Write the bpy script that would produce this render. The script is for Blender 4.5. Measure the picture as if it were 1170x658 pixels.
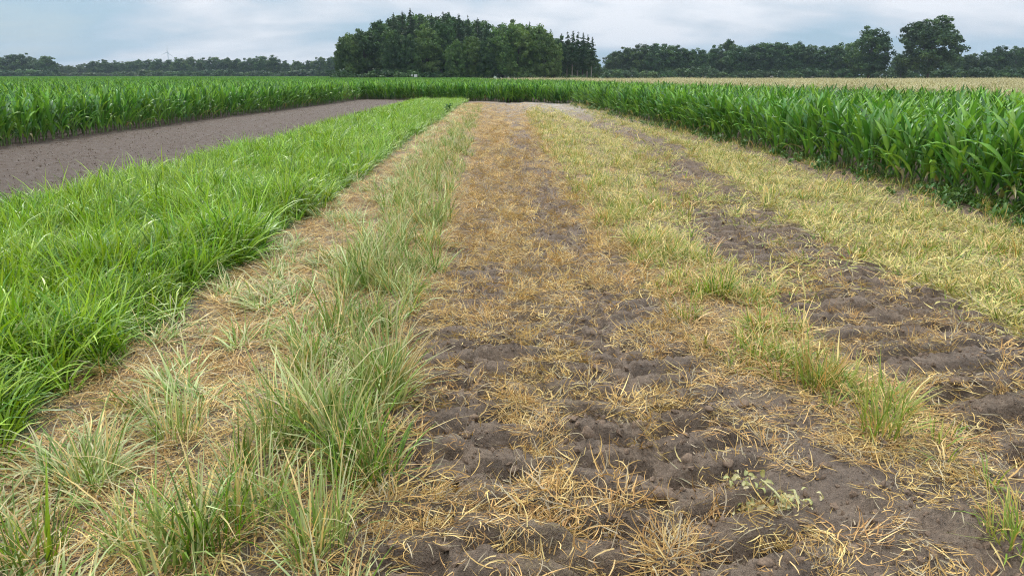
import bpy, math
import numpy as np
from mathutils import Vector

# ------------------------------------------------------------------ camera, sky, sun, exposure
scene = bpy.context.scene
for o in list(bpy.data.objects):
    bpy.data.objects.remove(o)
H = 1.65                                   # eye height in metres
PITCH = math.radians(16.0)
FOC = 845.0                                # focal length in photo pixels (1170 wide)
cam_d = bpy.data.cameras.new('camera')
cam_d.sensor_width = 36.0
cam_d.lens = 26.0
cam_d.clip_start = 0.05
cam_d.clip_end = 8000.0
cam = bpy.data.objects.new('camera', cam_d)
scene.collection.objects.link(cam)
cam.location = (0, 0, H)
cam.rotation_euler = (math.radians(90) - PITCH, 0, 0)
scene.camera = cam

SUN_EL, SUN_AZ = math.radians(48), math.radians(-24)
world = bpy.data.worlds.new('World')
scene.world = world
world.use_nodes = True
wt = world.node_tree
wt.nodes.clear()


def N(nt, kind, **kw):
    n = nt.nodes.new(kind)
    ins = kw.pop('ins', {})
    for k, v in kw.items():
        setattr(n, k, v)
    for k, v in ins.items():
        n.inputs[k].default_value = v
    return n


def math_n(nt, op, a, b=None, clamp=False):
    n = nt.nodes.new('ShaderNodeMath')
    n.operation = op
    n.use_clamp = clamp
    for i, v in enumerate((a, b)):
        if v is None:
            continue
        if isinstance(v, (int, float)):
            n.inputs[i].default_value = v
        else:
            nt.links.new(v, n.inputs[i])
    return n.outputs[0]


def mix_col(nt, fac, a, b, mode='MIX'):
    n = nt.nodes.new('ShaderNodeMix')
    n.data_type = 'RGBA'
    n.blend_type = mode
    for s, v in ((n.inputs[0], fac), (n.inputs[6], a), (n.inputs[7], b)):
        if isinstance(v, (int, float)):
            s.default_value = v
        elif isinstance(v, tuple):
            s.default_value = v if len(v) == 4 else (*v, 1)
        else:
            nt.links.new(v, s)
    return n.outputs[2]


def ramp(nt, fac, stops):
    n = nt.nodes.new('ShaderNodeValToRGB')
    e = n.color_ramp.elements
    while len(e) < len(stops):
        e.new(0.5)
    for i, (p, c) in enumerate(stops):
        e[i].position = p
        e[i].color = (*c, 1) if len(c) == 3 else c
    nt.links.new(fac, n.inputs[0])
    return n.outputs[0]


# overcast sky: clear-sky model seen faintly through two cloud layers, brighter overhead as under real cloud
sky = N(wt, 'ShaderNodeTexSky', sky_type='NISHITA', sun_disc=False, sun_elevation=SUN_EL,
        sun_rotation=SUN_AZ, air_density=1.0, dust_density=1.6, ozone_density=1.2)
sky_s = mix_col(wt, 1.0, sky.outputs[0], (0.07, 0.07, 0.07), 'MULTIPLY')
tc = N(wt, 'ShaderNodeTexCoord')
sep = N(wt, 'ShaderNodeSeparateXYZ')
wt.links.new(tc.outputs['Generated'], sep.inputs[0])
zc = math_n(wt, 'MAXIMUM', sep.outputs[2], 0.0)
den = math_n(wt, 'ADD', zc, 0.24)
cx = math_n(wt, 'DIVIDE', sep.outputs[0], den)
cy = math_n(wt, 'DIVIDE', sep.outputs[1], den)
comb = N(wt, 'ShaderNodeCombineXYZ')
wt.links.new(cx, comb.inputs[0])
wt.links.new(cy, comb.inputs[1])
n1 = N(wt, 'ShaderNodeTexNoise', ins={'Scale': 0.95, 'Detail': 7.0, 'Roughness': 0.5, 'Distortion': 0.35})
n2 = N(wt, 'ShaderNodeTexNoise', ins={'Scale': 3.6, 'Detail': 5.0, 'Roughness': 0.5, 'Distortion': 0.25})
mp = N(wt, 'ShaderNodeMapping', ins={'Location': (3.1, 5.25, 0.0), 'Scale': (0.7, 1.0, 1.0)})
wt.links.new(comb.outputs[0], mp.inputs[0])
wt.links.new(mp.outputs[0], n1.inputs['Vector'])
wt.links.new(mp.outputs[0], n2.inputs['Vector'])
cl = math_n(wt, 'ADD', math_n(wt, 'MULTIPLY', n1.outputs[0], 0.72), math_n(wt, 'MULTIPLY', n2.outputs[0], 0.28))
cloud = ramp(wt, cl, [(0.42, (0.22, 0.34, 0.44)), (0.475, (0.335, 0.41, 0.485)), (0.525, (0.435, 0.475, 0.53)), (0.59, (0.56, 0.575, 0.615))])
cover = ramp(wt, cl, [(0.30, (0.62,) * 3), (0.46, (0.95,) * 3)])
grad = math_n(wt, 'ADD', 1.0, math_n(wt, 'MULTIPLY', zc, 2.1))       # overcast: zenith about three times the horizon
cl_b = N(wt, 'ShaderNodeVectorMath', operation='SCALE')
wt.links.new(cloud, cl_b.inputs[0])
wt.links.new(grad, cl_b.inputs['Scale'])
skyc = mix_col(wt, cover, sky_s, cl_b.outputs[0])
bg = N(wt, 'ShaderNodeBackground', ins={'Strength': 1.0})
wt.links.new(skyc, bg.inputs[0])
wo = N(wt, 'ShaderNodeOutputWorld')
wt.links.new(bg.outputs[0], wo.inputs[0])

sun_d = bpy.data.lights.new('sun', 'SUN')
sun_d.energy = 1.5
sun_d.angle = math.radians(10)
sun_d.color = (1.0, 0.95, 0.87)
sun = bpy.data.objects.new('sun', sun_d)
scene.collection.objects.link(sun)
S = Vector((math.cos(SUN_EL) * math.sin(SUN_AZ), math.cos(SUN_EL) * math.cos(SUN_AZ), math.sin(SUN_EL)))
sun.rotation_euler = S.to_track_quat('Z', 'Y').to_euler()
sun.location = (0, 0, 60)

vs = scene.view_settings
vs.view_transform = 'Standard'
vs.look = 'None'
vs.gamma = 1.0
vs.use_curve_mapping = False
vs.exposure = 0.5
cy_ = scene.cycles
scene.render.engine = 'CYCLES'
cy_.max_bounces = 4
cy_.diffuse_bounces = 1
cy_.glossy_bounces = 2
cy_.transmission_bounces = 1
cy_.transparent_max_bounces = 8
cy_.volume_bounces = 0
cy_.use_adaptive_sampling = True
cy_.adaptive_threshold = 0.03
cy_.use_denoising = True
cy_.filter_width = 1.1
cy_.denoiser = 'OPENIMAGEDENOISE'
cy_.denoising_prefilter = 'NONE'

# ------------------------------------------------------------------ helpers
RNG = np.random.default_rng(20)
COL = scene.collection


def put(o, parent=None):
    COL.objects.link(o)
    if parent is not None:
        o.parent = parent
    return o


def tag(o, label=None, cat=None, group=None, kind=None):
    if label:
        o['label'] = label
    if cat:
        o['category'] = cat
    if group:
        o['group'] = group
    if kind:
        o['kind'] = kind
    return o


def empty(name, loc):
    o = bpy.data.objects.new(name, None)
    o.empty_display_size = 0.1
    o.location = loc
    return put(o)


def mesh_np(name, v, quads=None, tris=None, mat=None, col=None, smooth=True):
    """mesh from numpy arrays of vertices, quads and triangles, with an optional colour per vertex"""
    me = bpy.data.meshes.new(name)
    v = np.asarray(v, np.float32)
    q = np.zeros((0, 4), np.int32) if quads is None else np.asarray(quads, np.int32).reshape(-1, 4)
    t = np.zeros((0, 3), np.int32) if tris is None else np.asarray(tris, np.int32).reshape(-1, 3)
    me.vertices.add(len(v))
    me.vertices.foreach_set('co', v.ravel())
    loops = np.concatenate([q.ravel(), t.ravel()])
    me.loops.add(len(loops))
    me.loops.foreach_set('vertex_index', loops)
    nf = len(q) + len(t)
    me.polygons.add(nf)
    start = np.concatenate([np.arange(len(q)) * 4, len(q) * 4 + np.arange(len(t)) * 3]).astype(np.int32)
    me.polygons.foreach_set('loop_start', start)
    me.polygons.foreach_set('use_smooth', np.full(nf, smooth))
    if col is not None:
        c = np.asarray(col, np.float32)
        if c.shape[1] == 3:
            c = np.c_[c, np.ones(len(c), np.float32)]
        a = me.attributes.new('col', 'FLOAT_COLOR', 'POINT')
        a.data.foreach_set('color', c.ravel())
    me.update(calc_edges=True)
    if mat is not None:
        me.materials.append(mat)
    return me


def merge(parts):
    """join (v, quads, tris, col) tuples"""
    V, Q, T, C = [], [], [], []
    off = 0
    for v, q, t, c in parts:
        V.append(v)
        C.append(c)
        if q is not None and len(q):
            Q.append(np.asarray(q) + off)
        if t is not None and len(t):
            T.append(np.asarray(t) + off)
        off += len(v)
    return (np.concatenate(V), np.concatenate(Q) if Q else None, np.concatenate(T) if T else None, np.concatenate(C))


def _hash(ix, iy, seed):
    h = (ix.astype(np.int64) * 374761393 + iy.astype(np.int64) * 668265263 + seed * 1442695041) & 0xFFFFFFFF
    h = ((h ^ (h >> 13)) * 1274126177) & 0xFFFFFFFF
    h = ((h ^ (h >> 16)) * 2246822519) & 0xFFFFFFFF
    return h ^ (h >> 15)


def perlin(x, y, seed=0):
    x = np.asarray(x, float)
    y = np.asarray(y, float)
    ix, iy = np.floor(x).astype(np.int64), np.floor(y).astype(np.int64)
    fx, fy = x - ix, y - iy
    u, v = fx * fx * fx * (fx * (fx * 6 - 15) + 10), fy * fy * fy * (fy * (fy * 6 - 15) + 10)

    def g(dx, dy):
        a = _hash(ix + dx, iy + dy, seed).astype(float) * (2 * math.pi / 4294967296.0)
        return np.cos(a) * (fx - dx) + np.sin(a) * (fy - dy)
    a, b, c, d = g(0, 0), g(1, 0), g(0, 1), g(1, 1)
    return ((a + (b - a) * u) * (1 - v) + (c + (d - c) * u) * v) * 1.5


def fbm(x, y, f, octv=4, seed=0, gain=0.5):
    s, a, n = 0.0, 1.0, 0.0
    for i in range(octv):
        s = s + a * perlin(x * f, y * f, seed + 17 * i)
        n += a
        a *= gain
        f *= 2.03
    return s / n


def sstep(a, b, x):
    t = np.clip((x - a) / (b - a), 0, 1)
    return t * t * (3 - 2 * t)


def px2g(px, py):
    """photo pixel of a point on the ground -> ground position"""
    z = FOC * H / (math.cos(PITCH) * (py - 86.7))
    return ((px - 585) * z / FOC, (z - H * math.sin(PITCH)) / math.cos(PITCH))


# ------------------------------------------------------------------ layout of the strips (x as a function of depth y)
def I(y, ys, xs):
    return np.interp(y, ys, xs)


def e_cornL(y): return I(y, [0, 18, 50, 62], [-13.2, -12.4, -11.1, -10.7])
def e_g0(y): return I(y, [0, 11, 50], [-6.0, -6.2, -6.7]) + 0.22 * fbm(y, y * 0 + 3.3, 0.5, 3, 5)
def e_g1(y): return I(y, [0, 3, 7, 40], [-2.25, -2.3, -2.4, -2.9]) + 0.16 * fbm(y, y * 0 + 1.3, 0.9, 3, 9)
def e_rL(y): return I(y, [0, 2, 3, 6, 12, 40], [-1.3, -1.3, -1.3, -1.55, -1.85, -2.2])
def e_rR(y): return I(y, [0, 2, 3, 10, 40], [-.48, -.5, -.55, -.8, -1.55])
def c_tr0(y): return I(y, [0, 6, 40], [-.22, -.24, -.5])
def c_tr1(y): return I(y, [0, 2.2, 3.5, 5, 8, 14, 26, 45], [.42, .46, .5, .52, .5, .33, .15, 0])
def c_mid(y): return I(y, [0, 3, 5, 9, 17, 40], [1.72, 1.72, 1.55, 1.25, 1.1, 1.0])
def c_tr2(y): return I(y, [0, 2, 3.9, 4.4, 7.8, 12.9, 20, 34, 46], [3.2, 3.0, 2.85, 2.7, 2.58, 3.05, 3.6, 2.9, 2.9])
def e_cornR(y): return I(y, [0, 8.8, 15.7, 34.6, 48, 60], [6.5, 6.16, 5.81, 4.6, 3.7, 2.9])
def y_cross(x): return 47.5 + (4 - x) * 0.55
def e_rye(x): return I(x, [-8, -2, 7.5, 12, 17, 30], [120, 98, 60, 36, 21, 4])      # the maize ends at this depth, cereal beyond


def lug(x, y, c, w, pitch, slant, seed):
    u = (x - c) / w
    wob = 0.16 * fbm(x, y, 1.6, 3, seed)
    ph = (y + slant * np.abs(u) * w) / pitch + wob
    s = 0.5 + 0.5 * np.sin(2 * math.pi * ph)
    side = np.where(u > 0, 0.5, 0.0)
    s2 = 0.5 + 0.5 * np.sin(2 * math.pi * (ph + side))
    r = sstep(0.16, 0.60, np.where(np.abs(u) > 0.12, s2, 0.5 * (s + s2)))
    m = sstep(1.15, 0.8, np.abs(u))
    return r, m


def bare(x, y):
    """0..1, how bare of straw the ground is"""
    n = fbm(x * .75, y, 1.5, 4, 41)
    n2 = fbm(x * .8, y, 4.2, 3, 43)
    nn = 1.05 * n + .55 * n2
    lv = I(y, [0, 3, 6, 12, 30], [.70, .66, .53, .48, .52])
    w0 = sstep(.44, .14, np.abs(x - c_tr0(y))) * I(y, [0, 3.2, 7, 12], [.72, .64, .28, .0])
    w1 = sstep(.50, .14, np.abs(x - c_tr1(y) - 0.12 * fbm(y, y * 0, .5, 2, 3))) * (lv + .06)
    w1 = np.maximum(w1, sstep(.45, .2, np.abs(x - 0.86)) * sstep(6.5, 4, y) * .62)
    w2 = sstep(.95, .4, np.abs(x - c_tr2(y))) * I(y, [0, 5, 9, 14, 20, 40], [.78, .72, .5, .42, .62, .7])
    ww = sstep(0.9, 1.3, x) * sstep(3.1, 2.4, x) * sstep(3.8, 2.9, y) * .66
    w = np.maximum.reduce([w0, w1, w2, ww])
    b = sstep(.30, .62, w + .75 * nn * sstep(0, .25, w))
    far = sstep(26, 43, y + 5 * n) * sstep(-2.2, -1.0, x) * 0.95
    ce = sstep(-1.0, -.25, x - e_cornR(y)) * (0.75 + .8 * n)
    cl_ = sstep(0.25, -0.1, x - e_g0(y)) * 1.0
    return np.clip(np.maximum.reduce([b, far, ce, cl_]), 0, 1)


def hgt(x, y):
    near = sstep(70, 25, y)
    z = 0.05 * fbm(x, y, 0.18, 3, 2) * near * sstep(1.0, 4.0, np.hypot(x, y))
    z = z + 0.05 * np.exp(-((x - .5 * (e_rL(y) + e_rR(y))) / .5) ** 2) * near
    z = z + 0.045 * np.exp(-((x - c_mid(y)) / .35) ** 2) * near
    for c, w, pitch, sl, sd, a, dp in ((c_tr0(y), .42, .25, .08, 3, .112, .065), (c_tr1(y) + .12, .50, .235, -.38, 13, .108, .065),
                                       (c_tr2(y), .72, .29, .25, 23, .140, .085)):
        r, m = lug(x, y, c, w, pitch, sl, sd)
        k = (0.70 + 0.45 * np.clip(0.5 + fbm(x, y, 1.3, 3, sd + 5), 0, 1)) * sstep(34, 16, y)
        z = z + near * m * (a * r * k - dp)
    b = bare(x, y)
    zone = sstep(-2.5, -1.9, x) * sstep(6.0, 5.2, x)
    rough = 0.024 * fbm(x, y, 6.0, 4, 71, .62) + 0.016 * fbm(x, y, 2.3, 3, 77) * (.35 + .65 * b)
    rough = rough + (0.04 * np.abs(fbm(x, y, 7.5, 3, 73)) + .032 * np.abs(fbm(x, y, 19.0, 2, 74))) * (.3 + .7 * b)
    till_ = sstep(.2, -.2, x - e_g0(y)) * sstep(60, 40, y)
    z = z + till_ * (.035 * fbm(x, y, 3.0, 4, 111, .6) + .02 * np.abs(fbm(x, y, 7.0, 2, 112)))
    z = z + rough * sstep(30, 8, y) * (0.35 + 0.65 * zone)
    return z


# ------------------------------------------------------------------ materials
def new_mat(name):
    m = bpy.data.materials.new(name)
    m.use_nodes = True
    m.node_tree.nodes.clear()
    return m, m.node_tree


def leaf_mat(name, base=None, transl=0.3, rough=0.45, spec=0.4, tint=0.25, hue=0.03, vein=False, attr=True):
    """foliage: colour per blade from the mesh, shifted per plant, part of the light passing through"""
    m, nt = new_mat(name)
    if attr:
        a = N(nt, 'ShaderNodeAttribute', attribute_name='col')
        c = a.outputs['Color']
    else:
        rgb = N(nt, 'ShaderNodeRGB')
        rgb.outputs[0].default_value = (*base, 1)
        c = rgb.outputs[0]
    oi = N(nt, 'ShaderNodeObjectInfo')
    hs = N(nt, 'ShaderNodeHueSaturation')
    val = math_n(nt, 'ADD', 1 - tint / 2, math_n(nt, 'MULTIPLY', oi.outputs['Random'], tint))
    r2 = math_n(nt, 'FRACT', math_n(nt, 'MULTIPLY', oi.outputs['Random'], 17.31))
    hv = math_n(nt, 'ADD', 0.5 - hue / 2, math_n(nt, 'MULTIPLY', r2, hue))
    nt.links.new(hv, hs.inputs['Hue'])
    nt.links.new(val, hs.inputs['Value'])
    nt.links.new(c, hs.inputs['Color'])
    c = hs.outputs[0]
    p = N(nt, 'ShaderNodeBsdfPrincipled', ins={'Roughness': rough, 'Specular IOR Level': spec})
    nt.links.new(c, p.inputs['Base Color'])
    out = N(nt, 'ShaderNodeOutputMaterial')
    if transl > 0:
        t = N(nt, 'ShaderNodeBsdfTranslucent')
        tcn = mix_col(nt, 1.0, c, (1.25, 1.2, 0.7), 'MULTIPLY')
        nt.links.new(tcn, t.inputs[0])
        mx = N(nt, 'ShaderNodeMixShader', ins={0: transl})
        nt.links.new(p.outputs[0], mx.inputs[1])
        nt.links.new(t.outputs[0], mx.inputs[2])
        nt.links.new(mx.outputs[0], out.inputs[0])
    else:
        nt.links.new(p.outputs[0], out.inputs[0])
    return m


M_GRASS = leaf_mat('green_blades', transl=0.25, rough=0.38, spec=0.5, tint=0.35, hue=0.035)
M_PALE = leaf_mat('pale_blades', transl=0.2, rough=0.5, spec=0.35, tint=0.35, hue=0.03)
M_STRAW = leaf_mat('dead_blades', transl=0.12, rough=0.6, spec=0.25, tint=0.4, hue=0.02)
M_CORN = leaf_mat('maize_leaves', transl=0.25, rough=0.42, spec=0.6, tint=0.3, hue=0.025)
M_RYE = leaf_mat('ripe_cereal', transl=0.2, rough=0.6, spec=0.2, tint=0.3, hue=0.02)
M_TREE = leaf_mat('tree_leaves', transl=0.18, rough=0.55, spec=0.25, tint=0.3, hue=0.03)
M_WEED = leaf_mat('weed_leaves', transl=0.25, rough=0.45, spec=0.4, tint=0.3, hue=0.03)


def soil_mat():
    m, nt = new_mat('soil')
    geo = N(nt, 'ShaderNodeNewGeometry')
    pos = geo.outputs['Position']
    A = N(nt, 'ShaderNodeAttribute', attribute_name='col')   # r: dry pale soil, g: green thatch, b: straw thatch
    sp = N(nt, 'ShaderNodeSeparateColor')
    nt.links.new(A.outputs['Color'], sp.inputs[0])

    def noise(scale, detail=4, rough=.55, dist=0):
        n = N(nt, 'ShaderNodeTexNoise', ins={'Scale': scale, 'Detail': detail, 'Roughness': rough, 'Distortion': dist})
        nt.links.new(pos, n.inputs['Vector'])
        return n.outputs[0]
    big, mid, fine, grit = noise(1.1, 5), noise(7, 5, .6), noise(42, 5, .65), noise(260, 3, .6)
    soil = ramp(nt, mid, [(0.32, (0.135, 0.094, 0.062)), (0.5, (0.245, 0.176, 0.121)), (0.68, (0.37, 0.28, 0.2))])
    soil = mix_col(nt, 0.55, soil, ramp(nt, fine, [(0.32, (0.08, 0.052, 0.033)), (0.55, (0.225, 0.156, 0.104)), (0.72, (0.39, 0.285, 0.2))]))
    soil = mix_col(nt, math_n(nt, 'MULTIPLY', ramp(nt, big, [(.42, (0,) * 3), (.62, (1,) * 3)]), .35), soil, (0.22, 0.175, 0.142))
    dry = mix_col(nt, fine, (0.36, 0.31, 0.26), (0.52, 0.46, 0.39))
    soil = mix_col(nt, sp.outputs[0], soil, dry)
    soil = mix_col(nt, math_n(nt, 'SUBTRACT', 1.0, A.outputs['Alpha']), soil, mix_col(nt, fine, (0.07, 0.048, 0.034), (0.165, 0.117, 0.085)))   # freshly tilled, still moist
    # fine fibrous litter trodden into the surface
    mpn = N(nt, 'ShaderNodeMapping', ins={'Scale': (60, 190, 60), 'Rotation': (0, 0, .5)})
    nt.links.new(pos, mpn.inputs[0])
    fb = N(nt, 'ShaderNodeTexNoise', ins={'Scale': 1.0, 'Detail': 3.0, 'Roughness': .6, 'Distortion': 1.5})
    nt.links.new(mpn.outputs[0], fb.inputs['Vector'])
    straw = ramp(nt, fb.outputs[0], [(0.38, (0.13, 0.095, 0.06)), (0.52, (0.30, 0.22, 0.11)), (0.66, (0.46, 0.35, 0.18))])
    thr = math_n(nt, 'ADD', math_n(nt, 'MULTIPLY', fb.outputs[0], 1.4), math_n(nt, 'MULTIPLY', sp.outputs[2], 1.0))
    fac_s = ramp(nt, thr, [(0.95, (0,) * 3), (1.0, (0.0,) * 3)])
    sm = N(nt, 'ShaderNodeMapRange', ins={1: 1.05, 2: 1.4, 3: 0.0, 4: 0.9})
    nt.links.new(thr, sm.inputs[0])
    soil = mix_col(nt, sm.outputs[0], soil, straw)
    gr = mix_col(nt, fb.outputs[0], (0.03, 0.06, 0.012), (0.09, 0.16, 0.03))
    soil = mix_col(nt, sp.outputs[1], soil, gr)
    p = N(nt, 'ShaderNodeBsdfPrincipled', ins={'Roughness': 0.85, 'Specular IOR Level': 0.25})
    nt.links.new(soil, p.inputs['Base Color'])
    rr = N(nt, 'ShaderNodeMapRange', ins={1: .35, 2: .65, 3: .6, 4: .95})
    nt.links.new(mid, rr.inputs[0])
    nt.links.new(rr.outputs[0], p.inputs['Roughness'])
    hsum = math_n(nt, 'ADD', math_n(nt, 'MULTIPLY', fine, 1.0), math_n(nt, 'MULTIPLY', grit, .3))
    hsum = math_n(nt, 'ADD', hsum, math_n(nt, 'MULTIPLY', mid, 2.0))
    b = N(nt, 'ShaderNodeBump', ins={'Strength': 1.0, 'Distance': 0.03})
    nt.links.new(hsum, b.inputs['Height'])
    nt.links.new(b.outputs[0], p.inputs['Normal'])
    out = N(nt, 'ShaderNodeOutputMaterial')
    nt.links.new(p.outputs[0], out.inputs[0])
    return m


M_SOIL = soil_mat()


def plain_mat(name, base, rough=.8, var=.4, scale=8.0, bump=0.0, spec=.2):
    m, nt = new_mat(name)
    tcn = N(nt, 'ShaderNodeTexCoord')
    n = N(nt, 'ShaderNodeTexNoise', ins={'Scale': scale, 'Detail': 5.0, 'Roughness': .6})
    nt.links.new(tcn.outputs['Object'], n.inputs['Vector'])
    b = np.array(base)
    c = ramp(nt, n.outputs[0], [(0.3, tuple(b * (1 - var))), (0.7, tuple(b * (1 + var)))])
    p = N(nt, 'ShaderNodeBsdfPrincipled', ins={'Roughness': rough, 'Specular IOR Level': spec})
    nt.links.new(c, p.inputs['Base Color'])
    if bump:
        bp = N(nt, 'ShaderNodeBump', ins={'Strength': .8, 'Distance': bump})
        nt.links.new(n.outputs[0], bp.inputs['Height'])
        nt.links.new(bp.outputs[0], p.inputs['Normal'])
    out = N(nt, 'ShaderNodeOutputMaterial')
    nt.links.new(p.outputs[0], out.inputs[0])
    return m


M_BARK = plain_mat('bark', (0.085, 0.07, 0.055), .9, .4, 6)
M_BARKP = plain_mat('pale_bark', (0.23, 0.21, 0.18), .85, .35, 4)
M_CLOD = plain_mat('clod_soil', (0.21, 0.144, 0.097), .9, .45, 4, .003)
M_STALK = plain_mat('maize_stalk', (0.13, 0.20, 0.05), .5, .25, 20, 0, .4)
M_WHITE = plain_mat('weathered_white_paint', (0.62, 0.60, 0.56), .6, .1, 3)
M_WOOD = plain_mat('weathered_wood', (0.27, 0.22, 0.16), .8, .3, 6)
M_STEEL = plain_mat('turbine_paint', (0.55, 0.57, 0.6), .5, .03, 1)

# ------------------------------------------------------------------ ground
def graded(lo, hi, f0, f1, step, grow):
    mid = list(np.arange(f0, f1 + 1e-6, step))
    out, x, s = [], f1, step
    while x < hi:
        s *= grow
        x += s
        out.append(min(x, hi))
    left, x, s = [], f0, step
    while x > lo:
        s *= grow
        x -= s
        left.append(max(x, lo))
    return np.array(left[::-1] + mid + out)


gx = graded(-2600, 2600, -2.3, 3.7, 0.0175, 1.055)
ys = [-40.0, -20.0, -10.0, -5.0, -2.0, 0.0, 0.6, 1.0, 1.2]
while ys[-1] < 52:
    ys.append(ys[-1] + max(0.013, 0.0075 * ys[-1]))
while ys[-1] < 2600:
    ys.append(ys[-1] * 1.06)
gy = np.array(ys)
GX, GY = np.meshgrid(gx, gy)
GZ = hgt(GX, GY)
nx, ny = len(gx), len(gy)
idx = np.arange(nx * ny).reshape(ny, nx)
quads = np.stack([idx[:-1, :-1], idx[:-1, 1:], idx[1:, 1:], idx[1:, :-1]], -1).reshape(-1, 4)
bb = bare(GX, GY)
nz = fbm(GX, GY, .8, 3, 90)
pale = np.clip(sstep(33, 46, GY + 3 * nz) * sstep(-.5, 2.5, GX) * sstep(5, 4.3, GX) * sstep(52, 48, GY) * (.55 + .9 * nz) + .30 * sstep(24, 40, GY) * sstep(-2, -1, GX) * sstep(52, 48, GY), 0, .85)
inG = sstep(-.1, .15, GX - e_g0(GY)) * sstep(.1, -.1, GX - e_g1(GY)) * sstep(1, -1, GY - y_cross(GX))
farG = sstep(60, 110, GY) * (GX < 8)
zone = sstep(-.15, .15, GX - e_g1(GY)) * sstep(-.5, -.9, GX - e_cornR(GY)) * sstep(50, 46, GY)
yel = sstep(.1, .8, GX - c_tr2(GY))
thatch = np.clip(zone * (1 - bb) * (.40 + .4 * yel) + .75 * ((GY > e_rye(GX)) & (GX > -6)), 0, 1)
till = sstep(.3, -.1, GX - e_g0(GY)) * sstep(70, 60, GY)
gcol = np.stack([pale, np.clip(inG * .9 + farG * .8, 0, 1), thatch, 1 - till], -1).reshape(-1, 4)
gm = mesh_np('ground', np.stack([GX, GY, GZ], -1).reshape(-1, 3), quads, None, M_SOIL, gcol)
ground = put(bpy.data.objects.new('ground', gm))
tag(ground, 'brown sandy field soil with tractor tyre ruts between the crops', 'ground', kind='structure')

# ------------------------------------------------------------------ instancing of the uncountable growth
SRC = {}


def sources(key, meshes):
    c = bpy.data.collections.new('source_' + key)
    for i, me in enumerate(meshes):
        c.objects.link(bpy.data.objects.new(f'{key}_{i:02d}', me))
    SRC[key] = c
    return c


def scatter(name, coll, nsrc, pts, rot, scl, label, cat, rng=RNG):
    n = len(pts)
    me = bpy.data.meshes.new(name)
    me.vertices.add(n)
    me.vertices.foreach_set('co', np.asarray(pts, np.float32).ravel())
    for nm, ty, arr, key in (('rot', 'FLOAT_VECTOR', rot, 'vector'), ('scl', 'FLOAT_VECTOR', scl, 'vector')):
        a = me.attributes.new(nm, ty, 'POINT')
        a.data.foreach_set(key, np.asarray(arr, np.float32).ravel())
    a = me.attributes.new('pick', 'INT', 'POINT')
    a.data.foreach_set('value', rng.integers(0, nsrc, n).astype(np.int32))
    o = put(bpy.data.objects.new(name, me))
    tag(o, label, cat, kind='stuff')
    ng = bpy.data.node_groups.new('scatter_' + name, 'GeometryNodeTree')
    ng.interface.new_socket('Geometry', in_out='INPUT', socket_type='NodeSocketGeometry')
    ng.interface.new_socket('Geometry', in_out='OUTPUT', socket_type='NodeSocketGeometry')
    gi, go = ng.nodes.new('NodeGroupInput'), ng.nodes.new('NodeGroupOutput')
    ci = ng.nodes.new('GeometryNodeCollectionInfo')
    ci.inputs['Collection'].default_value = coll
    ci.inputs['Separate Children'].default_value = True
    ci.inputs['Reset Children'].default_value = True
    ip = ng.nodes.new('GeometryNodeInstanceOnPoints')
    ip.inputs['Pick Instance'].default_value = True

    def na(nm, ty):
        k = ng.nodes.new('GeometryNodeInputNamedAttribute')
        k.data_type = ty
        k.inputs['Name'].default_value = nm
        return k.outputs['Attribute']
    e2r = ng.nodes.new('FunctionNodeEulerToRotation')
    L = ng.links.new
    L(na('rot', 'FLOAT_VECTOR'), e2r.inputs[0])
    L(gi.outputs[0], ip.inputs['Points'])
    L(ci.outputs[0], ip.inputs['Instance'])
    L(na('pick', 'INT'), ip.inputs['Instance Index'])
    L(e2r.outputs[0], ip.inputs['Rotation'])
    L(na('scl', 'FLOAT_VECTOR'), ip.inputs['Scale'])
    L(ip.outputs[0], go.inputs[0])
    md = o.modifiers.new('scatter', 'NODES')
    md.node_group = ng
    return o


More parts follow.
